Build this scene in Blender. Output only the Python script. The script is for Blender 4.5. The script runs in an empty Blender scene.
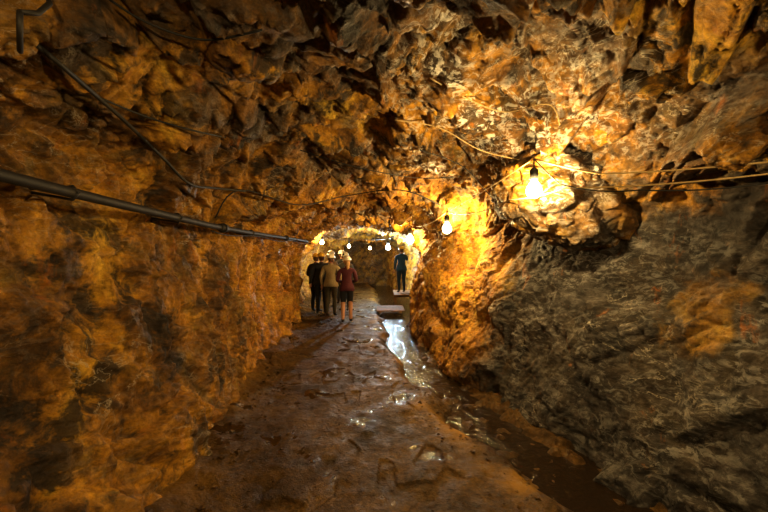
import bpy, bmesh, math, random
import numpy as np
from mathutils import Vector, Matrix, Quaternion
from mathutils.bvhtree import BVHTree
random.seed(4)
scn=bpy.context.scene
COL=scn.collection
F=350.0; CAMZ=1.7

# ------------------------------------------------------------ noise (numpy)
def _h(ix,iy,iz,seed):
    n=(ix.astype(np.int64)*374761393+iy.astype(np.int64)*668265263+iz.astype(np.int64)*2147483647+seed*974634777)&0xffffffff
    n=((n^(n>>13))*1274126177)&0xffffffff
    n=((n^(n>>16))*2246822519)&0xffffffff
    n=n^(n>>15)
    return (n&0xffffff).astype(np.float32)/float(0xffffff)
def vnoise(p,seed=0):
    i=np.floor(p).astype(np.int64); f=(p-i).astype(np.float32)
    f=f*f*f*(f*(f*6-15)+10)
    out=0
    for a in (0,1):
        wa=f[:,0] if a else 1-f[:,0]
        for b in (0,1):
            wb=f[:,1] if b else 1-f[:,1]
            for c in (0,1):
                wc=f[:,2] if c else 1-f[:,2]
                out=out+wa*wb*wc*_h(i[:,0]+a,i[:,1]+b,i[:,2]+c,seed)
    return out*2-1
def fbm(p,octv=4,seed=0,gain=.5):
    o=0;a=1
    for k in range(octv):
        o=o+a*vnoise(p*(2.03**k)+k*7.3,seed+k); a*=gain
    return o
def facets(p,seed=0,tilt=1.2,step=.6,crack=0):
    """tilted facet per Worley cell: fractured rock faces; crack>0 closes each block with a joint"""
    i=np.floor(p).astype(np.int64)
    best=np.full(len(p),9e9,np.float32); sec=best.copy(); h=np.zeros(len(p),np.float32)
    for a in (-1,0,1):
        for b in (-1,0,1):
            for c in (-1,0,1):
                cx=i[:,0]+a; cy=i[:,1]+b; cz=i[:,2]+c
                r1=_h(cx,cy,cz,seed+1); r2=_h(cx,cy,cz,seed+2); r3=_h(cx,cy,cz,seed+3)
                dx=p[:,0]-cx-r1; dy=p[:,1]-cy-r2; dz=p[:,2]-cz-r3
                d=dx*dx+dy*dy+dz*dz
                m=d<best
                hh=step*(_h(cx,cy,cz,seed+4)*2-1)+tilt*(dx*(r2-.5)+dy*(r3-.5)+dz*(r1-.5))*2
                sec=np.where(m,best,np.minimum(sec,d))
                best=np.where(m,d,best); h=np.where(m,hh,h)
    if crack:
        e=np.clip((np.sqrt(sec)-np.sqrt(best))*crack,0,1)
        h=(h+.55)*e-.4
    return h
ROT=np.array(Matrix.Rotation(math.radians(35),3,'Y')@Matrix.Rotation(math.radians(30),3,'X'))
def rock_h(P,rough,rib=1.0):
    """rough: per-vertex 0..1 amount of broken rock"""
    w=np.stack([fbm(P*1.3+5,2,11),fbm(P*1.3+9,2,21),fbm(P*1.3+2,2,31)],1)*.10
    Q=(P+w)@ROT.T*np.array([.8,1.0,1.9])
    h=fbm(P*.8,3,3)*.13
    h+=(.15+.85*rough)*.165*facets(Q*1.0,100,1.5,.5,7)
    h+=rough*.070*facets(Q*2.2+3,200,1.7,.45,8)
    h+=(.2+.8*rough)*.034*facets(Q*5+1,300,1.9,.45,8)
    h+=(.35+.65*rough)*.013*facets(Q*12+1,400,1.8,.4,7)
    h+=.014*fbm(P*7,4,70)
    rid=1-np.abs(fbm(P*np.array([2.2,2.2,.7]),4,80))
    h+=rib*np.clip(1.1-rough,0,1)*.20*(rid-.7)
    return h

# ------------------------------------------------------------ tunnel profile
ST={
-7:[(-1.5,-.3),(-1.8,.7),(-2.0,1.6),(-1.95,2.3),(-1.2,2.9),(.1,3.0),(1.4,2.85),(2.4,2.1),(2.4,1.0),(2.1,-.5)],
 1:[(-1.35,-.3),(-1.8,.7),(-2.05,1.6),(-2.0,2.35),(-1.3,2.95),(.2,3.05),(1.7,2.95),(2.75,2.15),(2.65,1.0),(2.45,-.5)],
 2.3:[(-1.35,-.3),(-1.8,.7),(-2.02,1.6),(-2.0,2.35),(-1.3,2.95),(.2,3.05),(1.7,2.9),(2.62,2.15),(2.40,1.0),(2.08,-.5)],
 4:[(-1.65,-.3),(-1.88,.7),(-2.05,1.6),(-1.98,2.3),(-1.15,2.92),(.1,3.0),(1.25,2.9),(2.12,2.1),(1.76,1.0),(1.36,-.5)],
 6:[(-1.88,-.3),(-2.05,.7),(-2.15,1.6),(-1.98,2.3),(-1.1,2.78),(0,2.88),(.95,2.6),(1.5,1.9),(1.2,1.0),(.86,-.5)],
 9:[(-2.1,-.3),(-2.25,.7),(-2.35,1.6),(-2.1,2.25),(-1.3,2.65),(-.2,2.75),(.7,2.5),(1.0,1.9),(.80,1.0),(.60,-.5)],
 13:[(-3.1,-.3),(-3.15,.7),(-3.05,1.6),(-2.7,2.25),(-1.7,2.8),(-.4,2.95),(.8,2.8),(1.4,1.9),(1.4,1.0),(1.3,-.5)],
 18:[(-2.9,-.3),(-3.0,.7),(-2.9,1.6),(-2.6,2.2),(-1.7,2.6),(-.7,2.7),(.3,2.6),(.9,1.9),(.9,1.0),(.8,-.5)],
 26:[(-3.6,-.3),(-3.7,.7),(-3.7,1.6),(-3.4,2.2),(-2.6,2.6),(-1.7,2.7),(-.8,2.6),(-.3,1.9),(-.3,1.0),(-.4,-.5)],
}
SY=np.array(sorted(ST)); SP=np.array([ST[k] for k in sorted(ST)],float)
def ctrl(Y):
    Y=np.asarray(Y,float)
    out=np.zeros((len(Y),10,2))
    for o,wt in ((-.5,.25),(0,.5),(.5,.25)):
        for a in range(10):
            for b in range(2):
                out[:,a,b]+=wt*np.interp(Y+o,SY,SP[:,a,b])
    return out
def cat(C,u):
    n=C.shape[1]-1
    i=np.clip(np.floor(u).astype(int),0,n-1); t=(u-i)[None,:,None]
    g=lambda k:C[:,np.clip(k,0,n),:]
    p0,p1,p2,p3=g(i-1),g(i),g(i+1),g(i+2)
    return .5*((2*p1)+(-p0+p2)*t+(2*p0-5*p1+4*p2-p3)*t*t+(-p0+3*p1-3*p2+p3)*t**3)
Y=np.concatenate([np.arange(-6,1,.06),np.arange(1,6,.0125),np.arange(6,12,.03),np.arange(12,25,.08)])
U=np.linspace(0,9,640)
C=ctrl(Y); XZ=cat(C,U)
NR,NC=len(Y),len(U)
P=np.zeros((NR,NC,3)); P[:,:,0]=XZ[:,:,0]; P[:,:,2]=XZ[:,:,1]; P[:,:,1]=Y[:,None]
du=np.gradient(P,axis=1); dy=np.gradient(P,axis=0)
N=np.cross(du,dy); N/=np.linalg.norm(N,axis=2,keepdims=True)+1e-9
ctr=np.array([-.2,0,1.4])
s=np.sign(((ctr-P)*N)[:,:,[0,2]].sum(2)); N*=s[:,:,None]
Pf=P.reshape(-1,3)
uu=np.broadcast_to(U,(NR,NC)).reshape(-1)
def smooth(x,a,b):
    t=np.clip((x-a)/(b-a),0,1); return t*t*(3-2*t)
rough=np.clip((uu-1.6)/1.5,.32,1.0)
rough=np.where(uu>6.4,1-smooth(uu,6.4,7.4)*.68,rough)
rough=np.clip(rough+.13*fbm(Pf*.7,2,900),.18,1.15)
rib=1-.75*smooth(uu,6.2,7.2)
h=rock_h(Pf,rough,rib)
P=(Pf+N.reshape(-1,3)*h[:,None]).reshape(NR,NC,3)

# mineral zones
pf=P.reshape(-1,3)
n1=fbm(pf*1.1,4,500); n2=fbm(pf*2.3+4,3,520)
grey=smooth(pf[:,0],.9,1.3)*smooth(-pf[:,2],-2.2,-1.9)*smooth(-pf[:,1],-5.0,-4.3)
dd=fbm(pf*2.2,5,530)
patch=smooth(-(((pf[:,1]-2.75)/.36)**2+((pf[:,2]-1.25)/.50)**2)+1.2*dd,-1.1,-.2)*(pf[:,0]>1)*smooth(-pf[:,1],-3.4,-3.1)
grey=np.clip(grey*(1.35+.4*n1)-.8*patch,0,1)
ceilm=smooth(uu,3.0,4.0)*smooth(-uu,-7.6,-6.6)
grey=np.clip(grey+ceilm*smooth(n2,.0,.45)*.6,0,1)
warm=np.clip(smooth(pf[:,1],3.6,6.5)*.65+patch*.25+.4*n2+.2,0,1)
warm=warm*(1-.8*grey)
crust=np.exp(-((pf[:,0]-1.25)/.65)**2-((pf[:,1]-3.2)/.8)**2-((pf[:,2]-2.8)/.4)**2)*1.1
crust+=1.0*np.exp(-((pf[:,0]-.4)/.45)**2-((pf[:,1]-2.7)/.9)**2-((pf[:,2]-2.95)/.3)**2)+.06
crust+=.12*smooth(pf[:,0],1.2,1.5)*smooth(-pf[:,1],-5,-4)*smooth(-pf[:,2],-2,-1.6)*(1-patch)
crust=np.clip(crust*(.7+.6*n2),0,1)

def grid_obj(name,V,attrs,mat,flip=False):
    nr,nc=V.shape[:2]
    me=bpy.data.meshes.new(name)
    idx=np.arange(nr*nc).reshape(nr,nc)
    q=np.stack([idx[:-1,:-1],idx[:-1,1:],idx[1:,1:],idx[1:,:-1]],-1).reshape(-1,4)
    if flip: q=q[:,::-1]
    me.vertices.add(nr*nc); me.vertices.foreach_set('co',V.reshape(-1).astype(np.float32))
    me.loops.add(q.size); me.loops.foreach_set('vertex_index',q.reshape(-1).astype(np.int32))
    me.polygons.add(len(q)); me.polygons.foreach_set('loop_start',np.arange(0,q.size,4,dtype=np.int32))
    me.polygons.foreach_set('loop_total',np.full(len(q),4,np.int32))
    me.update(calc_edges=True)
    me.polygons.foreach_set('use_smooth',np.ones(len(q),bool))
    for k,a in attrs.items():
        at=me.attributes.new(k,'FLOAT','POINT'); at.data.foreach_set('value',a.reshape(-1).astype(np.float32))
    me.materials.append(mat)
    ob=bpy.data.objects.new(name,me); COL.objects.link(ob); return ob

# ------------------------------------------------------------ materials
def newmat(name):
    m=bpy.data.materials.new(name); m.use_nodes=True
    return m,m.node_tree.nodes,m.node_tree.links,m.node_tree.nodes['Principled BSDF']
def simple(name,col,rough=.7,metal=0,noise=.25,scale=30,bump=.15):
    m,n,l,b=newmat(name)
    tc=n.new('ShaderNodeTexCoord'); nz=n.new('ShaderNodeTexNoise'); nz.inputs['Scale'].default_value=scale; nz.inputs['Detail'].default_value=5
    l.new(tc.outputs['Object'],nz.inputs['Vector'])
    r=n.new('ShaderNodeValToRGB'); r.color_ramp.elements[0].position=.3; r.color_ramp.elements[1].position=.7
    r.color_ramp.elements[0].color=tuple(c*(1-noise) for c in col)+(1,)
    r.color_ramp.elements[1].color=tuple(min(1,c*(1+noise)) for c in col)+(1,)
    l.new(nz.outputs['Fac'],r.inputs['Fac']); l.new(r.outputs['Color'],b.inputs['Base Color'])
    b.inputs['Roughness'].default_value=rough; b.inputs['Metallic'].default_value=metal
    bp=n.new('ShaderNodeBump'); bp.inputs['Strength'].default_value=bump; bp.inputs['Distance'].default_value=.01
    l.new(nz.outputs['Fac'],bp.inputs['Height']); l.new(bp.outputs['Normal'],b.inputs['Normal'])
    return m
def noise_node(n,l,vec,scale,detail=6,rough=.6,dist=0):
    z=n.new('ShaderNodeTexNoise'); z.inputs['Scale'].default_value=scale; z.inputs['Detail'].default_value=detail
    z.inputs['Roughness'].default_value=rough; z.inputs['Distortion'].default_value=dist
    l.new(vec,z.inputs['Vector']); return z.outputs['Fac']
def ramp(n,l,fac,stops):
    r=n.new('ShaderNodeValToRGB'); e=r.color_ramp.elements
    while len(e)<len(stops): e.new(.5)
    for k,(p,c) in enumerate(stops):
        e[k].position=p; e[k].color=(c,c,c,1) if isinstance(c,(int,float)) else c+(1,)
    l.new(fac,r.inputs['Fac']); return r.outputs['Color']
def mix(n,l,fac,a,b,mode='MIX'):
    x=n.new('ShaderNodeMix'); x.data_type='RGBA'; x.blend_type=mode
    for s,v in ((0,fac),(6,a),(7,b)):
        if isinstance(v,(int,float)): x.inputs[s].default_value=v
        elif isinstance(v,tuple): x.inputs[s].default_value=v+(1,)
        else: l.new(v,x.inputs[s])
    return x.outputs[2]
def math_(n,l,op,a,b):
    x=n.new('ShaderNodeMath'); x.operation=op; x.use_clamp=True
    for s,v in ((0,a),(1,b)):
        if isinstance(v,(int,float)): x.inputs[s].default_value=v
        else: l.new(v,x.inputs[s])
    return x.outputs[0]

def rock_material():
    m,n,l,b=newmat('rock_wet_ochre')
    tc=n.new('ShaderNodeTexCoord').outputs['Object']
    mp=n.new('ShaderNodeMapping'); mp.inputs['Rotation'].default_value=(.6,.9,.2); mp.inputs['Scale'].default_value=(1,1,1.9); l.new(tc,mp.inputs['Vector'])
    st=mp.outputs['Vector']
    big=noise_node(n,l,tc,1.3,7,.65,.6)
    base=ramp(n,l,big,[(.34,(.04,.020,.004)),(.46,(.22,.100,.008)),(.56,(.56,.285,.016)),(.68,(.84,.56,.06))])
    mid=noise_node(n,l,tc,3.4,8,.70,.5)
    dk=ramp(n,l,mid,[(.44,1.0),(.53,0.0)])
    col=mix(n,l,math_(n,l,'MULTIPLY',dk,.9),base,(.018,.012,.007))
    fine=noise_node(n,l,tc,24,6,.78)
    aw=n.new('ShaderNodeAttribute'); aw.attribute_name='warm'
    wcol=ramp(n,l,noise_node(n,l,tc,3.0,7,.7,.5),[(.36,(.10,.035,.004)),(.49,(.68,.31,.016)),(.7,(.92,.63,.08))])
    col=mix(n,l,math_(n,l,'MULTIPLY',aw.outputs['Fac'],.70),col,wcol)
    ag=n.new('ShaderNodeAttribute'); ag.attribute_name='grey'
    gcol=ramp(n,l,noise_node(n,l,st,2.4,9,.76,.8),[(.36,(.010,.009,.008)),(.48,(.038,.032,.028)),(.60,(.095,.084,.078)),(.74,(.27,.25,.24))])
    col=mix(n,l,math_(n,l,'MULTIPLY',ag.outputs['Fac'],.96),col,gcol)
    col=mix(n,l,.68,col,ramp(n,l,fine,[(.34,(.18,.15,.12)),(.60,(1,1,1))]),'MULTIPLY')
    mp2=n.new('ShaderNodeMapping'); mp2.inputs['Scale'].default_value=(2.5,2.5,.7); l.new(tc,mp2.inputs['Vector'])
    rs=ramp(n,l,noise_node(n,l,mp2.outputs['Vector'],1.7,6,.65,.5),[(.61,0.0),(.69,.6)])
    col=mix(n,l,rs,col,(.42,.14,.008))
    vz=noise_node(n,l,st,2.2,6,.6,1.6)
    vein=ramp(n,l,vz,[(.487,0.0),(.5,.8),(.513,0.0)])
    vm=ramp(n,l,noise_node(n,l,tc,1.1,3),[(.50,0.0),(.62,1.0)])
    col=mix(n,l,math_(n,l,'MULTIPLY',vein,vm),col,(.55,.49,.40))
    ac=n.new('ShaderNodeAttribute'); ac.attribute_name='crust'
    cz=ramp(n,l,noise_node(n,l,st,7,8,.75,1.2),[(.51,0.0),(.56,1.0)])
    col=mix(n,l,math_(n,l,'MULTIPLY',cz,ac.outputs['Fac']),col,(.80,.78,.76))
    l.new(col,b.inputs['Base Color'])
    rr=ramp(n,l,noise_node(n,l,tc,2.6,5,.7),[(.36,.30),(.52,.78)])
    l.new(rr,b.inputs['Roughness'])
    b.inputs['Specular IOR Level'].default_value=.42
    h1=noise_node(n,l,st,11,8,.74,.4)
    h2=noise_node(n,l,tc,70,4,.7)
    vo=n.new('ShaderNodeTexVoronoi'); vo.inputs['Scale'].default_value=14; l.new(st,vo.inputs['Vector'])
    b1=n.new('ShaderNodeBump'); b1.inputs['Strength'].default_value=.85; b1.inputs['Distance'].default_value=.05; l.new(h1,b1.inputs['Height'])
    b3=n.new('ShaderNodeBump'); b3.inputs['Strength'].default_value=.45; b3.inputs['Distance'].default_value=.03; l.new(vo.outputs['Distance'],b3.inputs['Height']); l.new(b1.outputs['Normal'],b3.inputs['Normal'])
    b2=n.new('ShaderNodeBump'); b2.inputs['Strength'].default_value=.6; b2.inputs['Distance'].default_value=.012; l.new(h2,b2.inputs['Height']); l.new(b3.outputs['Normal'],b2.inputs['Normal'])
    l.new(b2.outputs['Normal'],b.inputs['Normal'])
    return m
ROCK=rock_material()

def mud_material():
    m,n,l,b=newmat('muddy_ground')
    tc=n.new('ShaderNodeTexCoord').outputs['Object']
    a=noise_node(n,l,tc,1.6,8,.7,.3)
    col=ramp(n,l,a,[(.34,(.030,.014,.003)),(.5,(.100,.050,.011)),(.66,(.19,.105,.024))])
    f=noise_node(n,l,tc,26,7,.8)
    col=mix(n,l,.9,col,ramp(n,l,f,[(.36,(.16,.14,.12)),(.62,(1.2,1.2,1.2))]),'MULTIPLY')
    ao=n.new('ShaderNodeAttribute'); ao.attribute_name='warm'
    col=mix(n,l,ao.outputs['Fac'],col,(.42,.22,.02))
    pud=ramp(n,l,noise_node(n,l,tc,1.9,5,.6,.4),[(.57,0.0),(.62,1.0)])
    col=mix(n,l,pud,col,(.035,.018,.006))
    l.new(col,b.inputs['Base Color'])
    r0=ramp(n,l,noise_node(n,l,tc,5,6,.7),[(.36,.30),(.55,.65)])
    l.new(mix(n,l,pud,r0,(.07,.07,.07)),b.inputs['Roughness'])
    b.inputs['Specular IOR Level'].default_value=.36
    b.inputs['Specular Tint'].default_value=(1,.84,.55,1)
    inv=math_(n,l,'SUBTRACT',1.0,math_(n,l,'MULTIPLY',pud,.8))
    h1=noise_node(n,l,tc,9,8,.70); h2=noise_node(n,l,tc,60,4,.7)
    b1=n.new('ShaderNodeBump'); b1.inputs['Distance'].default_value=.05; l.new(h1,b1.inputs['Height']); l.new(inv,b1.inputs['Strength'])
    b2=n.new('ShaderNodeBump'); b2.inputs['Distance'].default_value=.014; l.new(h2,b2.inputs['Height']); l.new(inv,b2.inputs['Strength']); l.new(b1.outputs['Normal'],b2.inputs['Normal'])
    l.new(b2.outputs['Normal'],b.inputs['Normal']); return m
MUD=mud_material()

# ------------------------------------------------------------ shell objects
G=grey.reshape(NR,NC); W=warm.reshape(NR,NC); K=crust.reshape(NR,NC)
c1=int(NC*3.3/9); c2=int(NC*6.1/9)
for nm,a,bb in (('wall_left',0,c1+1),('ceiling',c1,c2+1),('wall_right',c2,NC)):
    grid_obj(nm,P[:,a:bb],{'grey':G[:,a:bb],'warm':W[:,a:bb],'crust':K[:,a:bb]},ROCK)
def end_wall(name,yy):
    xs=np.linspace(-5.2,4,90); zs=np.linspace(-.6,3.6,60)
    V=np.zeros((60,90,3)); V[:,:,0]=xs[None]; V[:,:,2]=zs[:,None]; V[:,:,1]=yy
    hh=rock_h(V.reshape(-1,3),np.full(5400,1.0)).reshape(60,90); V[:,:,1]+=hh
    grid_obj(name,V,{'grey':np.full(5400,.4),'warm':np.full(5400,.3)},ROCK)
end_wall('wall_far_end',22.0); end_wall('wall_behind',-5.6)

# floor
EY=[-7,1,2.32,3.0,4.6,5.4,6.7,9,13.5,18,26]; EX=[1.3,1.5,1.37,.93,.40,.20,.02,-.10,-.35,-.5,-1.6]
RY=SY; RX=SP[:,9,0]; LX=SP[:,0,0]
yf=np.concatenate([np.arange(-6,1.5,.08),np.arange(1.5,6,.014),np.arange(6,12,.03),np.arange(12,25,.09)])
sf=np.linspace(0,1,330)
lx=np.interp(yf,SY,LX)-.45; rx=np.interp(yf,RY,RX)+.45
FV=np.zeros((len(yf),330,3)); FV[:,:,0]=lx[:,None]+(rx-lx)[:,None]*sf; FV[:,:,1]=yf[:,None]
fp=FV.reshape(-1,3)
far=smooth(fp[:,1],4.2,5.2)
edge=np.interp(fp[:,1],EY,EX)+.12*fbm(fp*1.6,4,700)*(1-.3*far)
d=fp[:,0]-edge
hz=.022*fbm(fp*1.2,3,710)+.009*fbm(fp*7,4,720)
fpm=smooth(facets(fp*np.array([5.2,3.2,0])+.5,730,0,1,0),.3,.36)*smooth(-d,.1,.3)
hz-=.016*fpm*smooth(fbm(fp*1.3,3,735),-.4,.3)
hz-=(.175+.03*far)*smooth(d,-.08,.28)
dl=fp[:,0]-np.interp(fp[:,1],SY,LX)
hz+=.10*smooth(-dl,-.35,.25)+.03*smooth(-dl,-.4,0)*fbm(fp*4,4,750)
hz+=smooth(d,.0,.3)*(1-.25*far)*(.055*fbm(fp*3.2,4,760)+.045*facets(fp*np.array([5,5,0.]),765,1.6,.5,5))
dr=np.interp(fp[:,1],SY,RX)-fp[:,0]
hz+=.10*smooth(-dr,-.2,.1)
FV[:,:,2]=hz.reshape(len(yf),330)
fw=np.clip(np.exp(-((d+.05)/.2)**2)*(.15+.6*fbm(fp*3,3,770)),0,.6)+np.clip(smooth(-dl,-.3,.1)*.25*(.4+fbm(fp*2,3,780)),0,.4)
grid_obj('floor',FV,{'warm':np.clip(fw,0,1)},MUD,flip=True)

def water():
    m,n,l,b=newmat('ditch_water')
    b.inputs['Base Color'].default_value=(.018,.010,.004,1); b.inputs['Roughness'].default_value=.09; b.inputs['IOR'].default_value=1.33
    b.inputs['Specular IOR Level'].default_value=.9
    tc=n.new('ShaderNodeTexCoord').outputs['Object']
    f=noise_node(n,l,tc,8,4,.55,.3)
    bp=n.new('ShaderNodeBump'); bp.inputs['Strength'].default_value=.8; bp.inputs['Distance'].default_value=.045
    l.new(f,bp.inputs['Height']); l.new(bp.outputs['Normal'],b.inputs['Normal'])
    ys=np.linspace(-5,21.5,240); V=np.zeros((240,12,3))
    e=np.interp(ys,EY,EX)-.1; r=np.interp(ys,SY,RX)+.15
    V[:,:,0]=e[:,None]+(r-e)[:,None]*np.linspace(0,1,12); V[:,:,1]=ys[:,None]; V[:,:,2]=-.130
    return grid_obj('ditch_water',V,{},m,flip=True)
water()

# BVH for snapping things onto rock
Ps=P[::2,::2]; a,b_=Ps.shape[:2]; idx=np.arange(a*b_).reshape(a,b_)
q=np.stack([idx[:-1,:-1],idx[:-1,1:],idx[1:,1:],idx[1:,:-1]],-1).reshape(-1,4)
bvh=BVHTree.FromPolygons(Ps.reshape(-1,3).tolist(),q.tolist())
def wall_pt(x,y,off=.06):
    o=Vector((0,0,CAMZ)); dr=Vector(((x-384)/F,1,-(y-256)/F)).normalized()
    hit=bvh.ray_cast(o,dr)
    dist=hit[3] if hit[0] else 6
    return o+dr*(dist-off)
def at(x,y,Yd): return Vector(((x-384)/F*Yd,Yd,CAMZ-(y-256)/F*Yd))

# ------------------------------------------------------------ hanging boulder
def boulder():
    bm=bmesh.new(); bmesh.ops.create_icosphere(bm,subdivisions=7,radius=1)
    me=bpy.data.meshes.new('rock_outcrop'); bm.to_mesh(me); bm.free()
    n=len(me.vertices); co=np.zeros(n*3,np.float32); me.vertices.foreach_get('co',co); co=co.reshape(-1,3).astype(float)
    nn=co.copy()
    co=co*np.array([.68,.60,.62])
    co[:,0]+=.42*np.clip(-co[:,2],0,1)
    co[:,1]-=.30*np.clip(-co[:,2],0,1)
    co+=np.array([1.92,3.85,2.38])
    wv=np.sin((co[:,2]*1.0+co[:,0]*.9)*19+3*fbm(co*1.6,2,61))
    h=fbm(co*1.2,3,62)*.05+.024*wv*np.clip(.6+fbm(co*2,2,63),0,1)+.05*facets(co*3,64,1.5,.4,5)+.022*facets(co*8,65,1.5,.4,5)+.018*fbm(co*7,3,66)
    co+=nn*h[:,None]
    me.vertices.foreach_set('co',co.reshape(-1).astype(np.float32)); me.update()
    me.polygons.foreach_set('use_smooth',np.ones(len(me.polygons),bool))
    for k,vv in (('grey',np.clip(.6+.6*fbm(co*2,3,5),0,1)),('warm',np.full(n,.45)),('crust',np.clip(.45+.5*fbm(co*1.5,2,6),0,1))):
        g=me.attributes.new(k,'FLOAT','POINT'); g.data.foreach_set('value',vv.astype(np.float32))
    me.materials.append(ROCK)
    ob=bpy.data.objects.new('rock_outcrop',me); COL.objects.link(ob)
    return BVHTree.FromPolygons(co.tolist(),[tuple(p.vertices) for p in me.polygons])
bb_=boulder()

# ------------------------------------------------------------ tubes/cables/pipes
def tube_bm(bm,pts,r,seg=8,mi=0,cap=True):
    pts=[Vector(p) for p in pts]; rings=[]
    up=Vector((0,0,1))
    for i,p in enumerate(pts):
        t=(pts[min(i+1,len(pts)-1)]-pts[max(i-1,0)]).normalized()
        if abs(t.dot(up))>.95: up=Vector((1,0,0))
        sx=t.cross(up).normalized(); sy=sx.cross(t)
        rr=r[i] if isinstance(r,(list,tuple)) else r
        rings.append([bm.verts.new(p+(sx*math.cos(2*math.pi*k/seg)+sy*math.sin(2*math.pi*k/seg))*rr) for k in range(seg)])
    for A,B in zip(rings[:-1],rings[1:]):
        for k in range(seg):
            f=bm.faces.new((A[k],A[(k+1)%seg],B[(k+1)%seg],B[k])); f.material_index=mi; f.smooth=True
    if cap:
        for R in (rings[0][::-1],rings[-1]):
            f=bm.faces.new(R); f.material_index=mi
def spline(pts,n=8):
    out=[]; pts=[Vector(p) for p in pts]
    for i in range(len(pts)-1):
        p0=pts[max(i-1,0)];p1=pts[i];p2=pts[i+1];p3=pts[min(i+2,len(pts)-1)]
        for k in range(n):
            t=k/n
            out.append(.5*((2*p1)+(p2-p0)*t+(2*p0-5*p1+4*p2-p3)*t*t+(3*p1-p0-3*p2+p3)*t**3))
    return out+[pts[-1]]
def finish(bm,name,mats,parent=None):
    bmesh.ops.recalc_face_normals(bm,faces=bm.faces)
    me=bpy.data.meshes.new(name); bm.to_mesh(me); bm.free()
    for m in mats: me.materials.append(m)
    ob=bpy.data.objects.new(name,me); COL.objects.link(ob)
    if parent: ob.parent=parent
    return ob
IRON=simple('black_rusty_iron',(.014,.011,.010),.65,.1,.4,12)
RUBBER=simple('cable_black',(.010,.009,.008),.65)
YCAB=simple('cable_ochre',(.42,.31,.15),.55)
pp=[(-1.70,.2,2.12),(-1.77,1.7,2.07),(-1.80,2.8,2.04),(-1.84,4.0,2.02),(-1.91,6,2.04),(-2.02,8,2.08),(-2.1,9.6,2.1)]
sp=spline(pp,8)
bm=bmesh.new(); tube_bm(bm,sp,.030,14)
for c in (24,36):
    tdir=(sp[c+1]-sp[c]).normalized()
    tube_bm(bm,[sp[c]-tdir*.09,sp[c]-tdir*.088,sp[c]+tdir*.088,sp[c]+tdir*.09],[.034,.042,.042,.034],14)
    tube_bm(bm,[sp[c]-tdir*.012,sp[c]+tdir*.012],.055,14)
for c in (10,18,28,40):
    p=sp[c]
    tube_bm(bm,[p+Vector((.036,0,.0)),p+Vector((.0,0,-.04)),p+Vector((-.05,0,-.03)),p+Vector((-.34,0,.02))],.008,8)
    tube_bm(bm,[p+Vector((.036,0,.0)),p+Vector((.0,0,.04)),p+Vector((-.05,0,.03)),p+Vector((-.34,0,.02))],.008,8)
finish(bm,'water_pipe',[IRON])
bm=bmesh.new()
pts=[p+Vector((.03,0,-.06-.02*math.sin(i*.7))) for i,p in enumerate(sp[22:50])]
tube_bm(bm,pts,.007,6); finish(bm,'signal_cable',[RUBBER])
bm=bmesh.new()
def on_rock(px,r,off,n=6,mi=0): tube_bm(bm,spline([wall_pt(x,y,off) for x,y in px],n),r,8,mi)
on_rock([(38,46),(62,66),(85,86),(108,106),(130,126),(165,160),(190,184),(215,188),(245,191)],.012,.15)
on_rock([(100,98),(150,118),(200,132),(250,142)],.007,.08)
on_rock([(110,0),(150,24),(205,40),(262,30)],.006,.08)
on_rock([(215,218),(240,190),(300,205),(345,196),(400,190),(440,205)],.009,.12)
on_rock([(420,150),(465,168),(500,205),(520,196)],.006,.14)
on_rock([(300,150),(360,168),(420,178),(470,176)],.006,.08)
on_rock([(430,78),(470,100),(505,112),(548,104),(560,125)],.005,.12,6,1)
on_rock([(395,120),(440,128),(480,150),(520,160)],.005,.12,6,1)
finish(bm,'wall_cable',[RUBBER,YCAB])
bm=bmesh.new(); c=wall_pt(20,32,.20)
ring=[c+Vector((.09*math.cos(t)*.8,-.07*math.cos(t),.065*math.sin(t))) for t in np.linspace(math.radians(170),math.radians(400),18)]
tube_bm(bm,ring,.010,8)
tube_bm(bm,[ring[-1],ring[-1]+Vector((.02,.05,.03)),ring[-1]+Vector((.0,.12,.12)),ring[-1]+Vector((-.1,.2,.25))],.010,8)
finish(bm,'iron_hook',[IRON])

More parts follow.
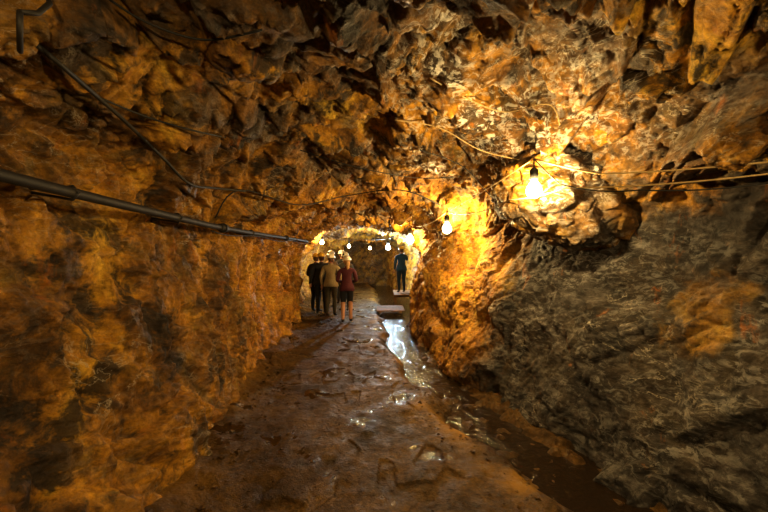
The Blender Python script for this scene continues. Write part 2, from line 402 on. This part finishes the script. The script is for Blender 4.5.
# ------------------------------------------------------------ lamps
WARMC=(1.0,.72,.30)
SOCK=simple('lamp_socket_black',(.02,.02,.02),.4)
def bulb_glass(name,col):
    m,n,l,b=newmat(name)
    out=[x for x in n if x.type=='OUTPUT_MATERIAL'][0]
    e=n.new('ShaderNodeEmission'); e.inputs['Color'].default_value=col+(1,); e.inputs['Strength'].default_value=30
    t=n.new('ShaderNodeBsdfTransparent'); mx=n.new('ShaderNodeMixShader'); mx.inputs[0].default_value=.3
    l.new(t.outputs[0],mx.inputs[1]); l.new(e.outputs[0],mx.inputs[2]); l.new(mx.outputs[0],out.inputs['Surface'])
    m.cycles.emission_sampling='NONE'
    return m
GW=bulb_glass('bulb_glass_warm',(1,.80,.45)); GC=bulb_glass('bulb_glass_cold',(.75,.9,1))
def lamp(pos,watt,col=WARMC,r=.045,name='bulb_lamp',gl=GW):
    e=bpy.data.objects.new(name,None); COL.objects.link(e); e.location=pos
    prof=[(.45,-1.18),(.8,-.9),(1,-.4),(.98,0),(.75,.55),(.45,.95),(.38,1.25)]
    bm=bmesh.new(); rings=[]
    for pr,pz in prof:
        rings.append([bm.verts.new((pr*r*math.cos(2*math.pi*k/16),pr*r*math.sin(2*math.pi*k/16),pz*r)) for k in range(16)])
    tip=bm.verts.new((0,0,-1.25*r))
    for k in range(16): bm.faces.new((tip,rings[0][(k+1)%16],rings[0][k]))
    for A,B in zip(rings[:-1],rings[1:]):
        for k in range(16): bm.faces.new((A[k],A[(k+1)%16],B[(k+1)%16],B[k]))
    for f in bm.faces: f.smooth=True
    finish(bm,'glass_bulb',[gl],e)
    bm=bmesh.new()
    tube_bm(bm,[(0,0,1.2*r),(0,0,1.25*r),(0,0,2.5*r),(0,0,2.8*r)],[.4*r,.55*r,.55*r,.25*r],12)
    tube_bm(bm,[(0,0,2.7*r),(0,0,4.2*r)],.1*r,6)
    finish(bm,'socket',[SOCK],e)
    ld=bpy.data.lights.new('filament','POINT'); ld.energy=watt; ld.color=col; ld.shadow_soft_size=r*.6
    lo=bpy.data.objects.new('filament',ld); COL.objects.link(lo); lo.parent=e; lo.location=(0,0,-.2*r)
    return e
def clear(x,y,Y0,need):
    """walk the lamp out from the wall until it hangs free of the rock"""
    Yd=Y0
    while Yd>2:
        p=at(x,y,Yd); o=Vector((0,0,CAMZ)); dr=(p-o)
        hit=bvh.ray_cast(o,dr.normalized())
        if bvh.find_nearest(p)[3]>need and (not hit[0] or hit[3]>dr.length): return p
        Yd-=.1
    return at(x,y,Y0)
L1=at(534,189,3.0); L2=clear(447,228,6.2,.24); L3=clear(410,239,10.2,.22)
lamp(L1,165,r=.065); lamp(L2,200,r=.075); lamp(L3,150,r=.10)
P4=at(322,242,12.0); P5=at(349,246,15); P6=at(370,248,19.5); P7=at(388,247,14.6)
lamp(P4,80,r=.07); lamp(P5,60,r=.07); lamp(P6,60,r=.08)  # P6 is an extra bulb added to warm the dark far end
lamp(P7,520,(.66,.85,1.0),r=.10,name='cold_work_lamp',gl=GC)
# unseen fill lamps added above and behind the camera to light the foreground
lamp(Vector((1.7,.0,2.45)),130,r=.05); lamp(Vector((-.3,-.6,2.62)),135,r=.05); lamp(Vector((1.5,-3.5,2.4)),90,r=.05)

bm=bmesh.new()
def sag(a,b,s,n=12):
    return [a.lerp(b,t)+Vector((0,0,-s*4*t*(1-t))) for t in np.linspace(0,1,n)]
def cable(pts,r,mi): tube_bm(bm,pts,r,7,mi)
T=Vector((0,0,.26))
cable(sag(Vector((2.3,1.2,2.40)),at(768,162,2.05),.02)+sag(at(768,162,2.05),at(600,174,2.6),.01)[1:]+sag(at(600,174,2.6),L1+T,.01)[1:],.006,1)
cable(sag(Vector((2.3,1.2,2.33)),at(768,174,2.05),.02)+sag(at(768,174,2.05),at(566,188,2.8),.02)[1:]+sag(at(566,188,2.8),at(510,200,3.3),.02)[1:]+sag(at(510,200,3.3),L2+T,.08)[1:],.006,1)
cable(sag(Vector((2.3,1.2,2.26)),at(768,183,2.05),.02)+sag(at(768,183,2.05),at(640,190,2.4),.02)[1:]+sag(at(640,190,2.4),at(560,184,2.8),.03)[1:]+sag(at(560,184,2.8),L1+T,.01)[1:],.005,0)
cable(sag(L1+T,L2+T,.02,10),.005,1)
cable(sag(L2+T,L3+T*1.4,.12),.008,1)
cable(sag(L3+T*1.4,P7+T*1.3,.06),.008,0)
cable(sag(P7+T*1.3,P4+T,.1),.008,0); cable(sag(P4+T,P5+T,.05),.008,0); cable(sag(P5+T,P6+T,.05),.008,0)
cable(sag(Vector((1.7,.0,2.62)),Vector((2.3,1.2,2.40)),.05),.006,0)  # this and the next two cables run to the added fill lamps
cable(sag(Vector((1.7,.0,2.62)),Vector((-.3,-.6,2.8)),.1),.006,0)
cable(sag(Vector((1.7,.0,2.62)),Vector((1.5,-3.5,2.58)),.1),.006,0)
finish(bm,'lamp_string_cable',[RUBBER,YCAB])

# ------------------------------------------------------------ loose stones
def stones():
    bm=bmesh.new()
    rnd=random.Random(9)
    def fz(x,y):
        j=int(np.clip(np.searchsorted(yf,y),1,len(yf)-1)); row=FV[j]
        k=int(np.clip(np.searchsorted(row[:,0],x),0,329)); return row[k,2]
    def add(x,y,s):
        c=Vector((x,y,fz(x,y)+s*.1))
        vs=[]
        for k in range(14):
            v=Vector((rnd.gauss(0,1),rnd.gauss(0,1),rnd.gauss(0,1))).normalized()
            vs.append(bm.verts.new(c+Vector((v.x*s*rnd.uniform(.8,1.2),v.y*s,v.z*s*.6))))
        r=bmesh.ops.convex_hull(bm,input=vs)
        kill=[g for g in r['geom_interior'] if isinstance(g,bmesh.types.BMVert)]
        if kill: bmesh.ops.delete(bm,geom=kill,context='VERTS')
    for k in range(1100):
        y=1.6+7.0*rnd.random()**1.5
        e=np.interp(y,EY,EX); lft=np.interp(y,SY,LX)
        t=rnd.random()
        if t<.4: x=e+rnd.gauss(.05,.12 if y>4.4 else .2); s=rnd.uniform(.006,.026)
        elif t<.6: x=lft+abs(rnd.gauss(.15,.2)); s=rnd.uniform(.006,.03)
        else: x=rnd.uniform(lft+.1,e); s=rnd.uniform(.004,.014)
        add(x,y,s)
    for (x,y,s) in ((1.75,2.9,.06),(1.45,3.4,.08),(1.2,4.1,.07),(1.75,2.6,.07),(.75,5.0,.06)): add(x,y,s)
    ob=finish(bm,'loose_stones',[MUD])
stones()

WOOD=simple('weathered_wood',(.20,.10,.03),.75,0,.4,9)
def box(bm,c,s,mi=0,rz=0):
    r=bmesh.ops.create_cube(bm,size=1,matrix=Matrix.Translation(c)@Matrix.Rotation(rz,4,'Z')@Matrix.Diagonal((s[0],s[1],s[2],1)))
    es=list({e for v in r['verts'] for e in v.link_edges})
    bmesh.ops.bevel(bm,geom=es,offset=min(s)*.12,segments=1,affect='EDGES')
bm=bmesh.new()
for k in range(7): box(bm,(.78+.004*(k%2),12.6+k*.25,.30+.006*(k%3)),(.85,.23,.04))
for y in (12.65,14.0):
    box(bm,(.78,y,.25),(.8,.09,.07))
    for x in (.42,1.14): box(bm,(x,y,.03),(.08,.08,.42))
finish(bm,'wooden_platform',[WOOD])
bm=bmesh.new()
for k in range(5): box(bm,(.20,10.6+k*.22,.05),(.85,.2,.035),rz=.02*k)
for x in (-.1,.5): box(bm,(x,11.0,.01),(.07,1.1,.05))
finish(bm,'plank_bridge',[WOOD])

# ------------------------------------------------------------ people
SKIN=simple('skin',(.45,.24,.15),.5,0,.08,20,.05)
SHOE=simple('shoe_dark',(.03,.025,.02),.6)
LIP=simple('lips',(.4,.12,.1),.5); EYE=simple('eye',(.05,.04,.035),.2)
def cloth(n,c): return simple('cloth_'+n,c,.85,0,.2,40,.3)
def person(x,y,z,rot,top,bottom,hair,helmetc,bulk=1.0,shorts=False,H=1.68,arms='down',stride=.0,bare_arms=False,longhair=False,turn=0):
    e=bpy.data.objects.new('mine_visitor',None); COL.objects.link(e)
    e.location=(x,y,z); e.rotation_euler=(0,0,rot); s=H/1.78; e.scale=(s,s,s)
    B=bulk
    V=[];Ed=[];R=[]
    def v(p,r): V.append(p); R.append(r if isinstance(r,tuple) else (r,r)); return len(V)-1
    def ed(a,b): Ed.append((a,b))
    pel=v((0,0,.95),(.160*B,.12*B)); w=v((0,0,1.10),(.138*B,.11*B)); ch=v((0,0,1.28),(.168*B,.122*B)); uc=v((0,-.005,1.39),(.125*B,.095*B)); nb=v((0,0,1.47),(.06,.06)); nt=v((0,.012,1.55),(.052,.052))
    ed(pel,w);ed(w,ch);ed(ch,uc);ed(uc,nb);ed(nb,nt)
    wr=[]
    for sg in (-1,1):
        sh=v((sg*.18*B,0,1.385),(.068*B,.068*B))
        if arms=='front':
            el=v((sg*.245*B,-.02,1.12),.052*B); wt=v((sg*.12,.2,1.08),.032)
        elif arms=='raise' and sg==1:
            el=v((.27,.12,1.25),.05*B); wt=v((.26,.3,1.45),.032)
        else:
            el=v((sg*.245*B,-.03,1.11),.052*B); wt=v((sg*.25*B,.04,.87),.031)
        ed(uc,sh);ed(sh,el);ed(el,wt); wr.append((Vector(V[el]),Vector(V[wt]),sg))
        st=stride*sg
        hp=v((sg*.092,0,.88),(.108*B,.112*B)); kn=v((sg*.1,.03+st*.5,.50),.07 if not shorts else .06); ca=v((sg*.102,-.015+st*.7,.33),.064 if not shorts else .056); an=v((sg*.105,st-.02,.09),.044); he=v((sg*.108,st+.03,.045),.042); to=v((sg*.12,st+.15,.035),.032)
        ed(pel,hp);ed(hp,kn);ed(kn,ca);ed(ca,an);ed(an,he);ed(he,to)
    me=bpy.data.meshes.new('b'); me.from_pydata(V,Ed,[]); ob=bpy.data.objects.new('b',me); COL.objects.link(ob)
    ob.modifiers.new('s','SKIN'); 
    for i,sv in enumerate(me.skin_vertices[0].data): sv.radius=R[i]; sv.use_root=(i==0)
    sb=ob.modifiers.new('ss','SUBSURF'); sb.levels=2; sb.render_levels=2
    dg=bpy.context.evaluated_depsgraph_get(); m2=bpy.data.meshes.new_from_object(ob.evaluated_get(dg))
    bpy.data.objects.remove(ob)
    m2.materials.clear()
    for m in (top,bottom,SKIN,SHOE): m2.materials.append(m)
    for p in m2.polygons:
        c=p.center; p.use_smooth=True
        if c.z>1.475: k=2
        elif abs(c.x)>.185 and c.z>.82: k=2 if (bare_arms and c.z<1.2) or c.z<.885 else 0
        elif c.z>.93: k=0
        elif c.z>(.56 if shorts else .1): k=1
        elif c.z>.1: k=2
        else: k=3
        p.material_index=k
    body=bpy.data.objects.new('body',m2); COL.objects.link(body); body.parent=e
    bm=bmesh.new(); rings=[]
    for z_,rx,ry in ((1.06,.150,.122),(.96,.182,.145),(.86,.196,.156),(.852,.188,.148)):
        rings.append([bm.verts.new((rx*B*math.cos(t),ry*B*math.sin(t)+.004*math.sin(5*t),z_+.006*math.sin(3*t))) for t in np.linspace(0,2*math.pi,24,endpoint=False)])
    for A,Bq in zip(rings[:-1],rings[1:]):
        for k in range(24): f=bm.faces.new((A[k],A[(k+1)%24],Bq[(k+1)%24],Bq[k])); f.smooth=True
    finish(bm,'garment_hem',[top],e)
    bm=bmesh.new(); tube_bm(bm,[(0,0,1.44),(0,0,1.46),(0,.004,1.50)],[.09,.08,.07],16,0,False); finish(bm,'collar',[top],e)
    bm=bmesh.new()
    for el,wt,sg in wr:
        dv=(wt-el).normalized(); side=Vector((0,1,0)) if abs(dv.y)<.8 else Vector((0,0,1)); side=(side-dv*side.dot(dv)).normalized(); nrm=dv.cross(side)*sg
        tube_bm(bm,[wt-dv*.03,wt+dv*.01,wt+dv*.05,wt+dv*.09,wt+dv*.1],[.026,.03,.037,.036,.02],8)
        for k,(o,ln) in enumerate(((.028,.07),(.01,.078),(-.009,.073),(-.026,.058))):
            b0=wt+dv*.085+side*o
            tube_bm(bm,[b0,b0+dv*ln*.45+nrm*.006,b0+dv*ln*.78+nrm*.02,b0+dv*ln*.95+nrm*.036],[.0095,.009,.008,.005],6)
        b0=wt+dv*.03+side*.03
        tube_bm(bm,[b0,b0+side*.025+dv*.025,b0+side*.032+dv*.055],[.013,.011,.006],6)
    finish(bm,'hands',[SKIN],e)
    bm=bmesh.new(); bmesh.ops.create_uvsphere(bm,u_segments=24,v_segments=18,radius=1)
    for vv in bm.verts:
        c=vv.co; jaw=1-.22*max(0,-c.z)
        y_=c.y*.098*(1 if c.y<0 else (1-.1*max(0,-c.z)))
        vv.co=Vector((c.x*.077*jaw,y_,c.z*.118))
    for f in bm.faces: f.smooth=True; f.material_index=0
    def blob(c,s,mi):
        r=bmesh.ops.create_uvsphere(bm,u_segments=10,v_segments=8,radius=1,matrix=Matrix.Translation(c)@Matrix.Diagonal((*s,1)))
        for v_ in r['verts']:
            for f in v_.link_faces: f.material_index=mi; f.smooth=True
    blob((0,.1,-.012),(.012,.02,.024),0)
    for sg in (-1,1):
        blob((sg*.03,.083,.006),(.013,.01,.008),2); blob((sg*.078,-.005,-.01),(.01,.02,.032),0); blob((sg*.03,.086,.024),(.018,.008,.004),1)
    blob((0,.09,-.055),(.024,.008,.006),3)
    blob((0,-.018,.012),(.086,.098,.112),1)
    if longhair:
        blob((0,-.075,-.06),(.065,.04,.11),1); blob((0,-.085,-.16),(.045,.028,.09),1)
    h=finish(bm,'head',[SKIN,hair,EYE,LIP],e); h.location=(0,.02,1.625); h.rotation_euler=(-.05,0,turn)
    bm=bmesh.new(); rings=[]
    for a_ in np.linspace(0,math.pi/2*.98,9):
        rings.append([bm.verts.new((.116*math.cos(a_)*math.cos(t),.137*math.cos(a_)*math.sin(t),.12*math.sin(a_)+(.006 if k%6==0 else 0))) for k,t in enumerate(np.linspace(0,2*math.pi,24,endpoint=False))])
    brim=[bm.verts.new((.134*math.cos(t),(.152+.035*max(0,math.sin(t)))*math.sin(t),-.012)) for t in np.linspace(0,2*math.pi,24,endpoint=False)]
    for A,Bq in zip([brim]+rings[:-1],rings):
        for k in range(24): f=bm.faces.new((A[k],A[(k+1)%24],Bq[(k+1)%24],Bq[k])); f.smooth=True
    bm.faces.new(rings[-1])
    tube_bm(bm,[(0,.12,.045),(0,.155,.045)],[.026,.03],12,1)
    hm=finish(bm,'safety_helmet',[helmetc,SHOE],e); hm.location=(0,.012,1.675); hm.rotation_euler=(-.05,0,turn)
    return e
WH=simple('helmet_white',(.75,.70,.60),.3,0,.05); YE=simple('helmet_yellow',(.75,.45,.06),.3,0,.05)
HB=simple('hair_brown',(.10,.05,.025),.6,0,.4,60); HBl=simple('hair_blond',(.38,.22,.09),.6,0,.3,60)
person(-.95,8.95,.0,.12,cloth('maroon',(.07,.010,.018)),cloth('black_shorts',(.010,.010,.014)),HBl,WH,1.05,True,1.70,'front',.04,False,True,.3)
person(-1.50,9.9,.0,-.15,cloth('khaki',(.34,.27,.15)),cloth('olive_trousers',(.06,.05,.03)),HB,WH,1.15,False,1.76,'down',.03)
person(-1.84,10.3,.0,.2,cloth('charcoal',(.018,.018,.022)),cloth('dark_trousers',(.014,.014,.018)),HB,YE,1.25,False,1.80,'down',-.03,False,False,.3)
person(-2.08,10.7,.0,-.4,cloth('dark_brown',(.022,.016,.015)),cloth('navy_trousers',(.012,.013,.02)),HB,YE,1.2,False,1.78,'front',.0)
person(-1.78,11.8,.0,2.7,cloth('tan',(.30,.2,.12)),cloth('brown_trousers',(.06,.04,.03)),HB,WH,1.0,False,1.88,'front',.0)
person(-1.22,11.0,.0,2.9,cloth('grey',(.12,.11,.1)),cloth('grey_trousers',(.05,.05,.05)),HB,WH,1.05,False,1.82,'front',.0)
person(-1.50,12.4,.0,.3,cloth('black_coat',(.02,.02,.02)),cloth('black_trousers',(.02,.02,.02)),HB,WH,1.1,False,1.90,'down',.0)
person(.66,13.2,.325,.3,cloth('blue_jacket',(.012,.05,.13)),cloth('blue_trousers',(.010,.025,.06)),HB,YE,1.1,False,1.74,'raise',.0)

# ------------------------------------------------------------ world, camera
w=bpy.data.worlds.new('World'); scn.world=w; w.use_nodes=True
w.node_tree.nodes['Background'].inputs[0].default_value=(.02,.015,.01,1)
cam=bpy.data.cameras.new('Camera'); cam.sensor_width=36; cam.lens=36*F/768; cam.clip_start=.05
co=bpy.data.objects.new('Camera',cam); COL.objects.link(co); co.location=(0,0,CAMZ); co.rotation_euler=(math.pi/2,0,0)
scn.camera=co
scn.view_settings.view_transform='Standard'; scn.view_settings.look='None'
scn.view_settings.exposure=.5; scn.view_settings.gamma=.85
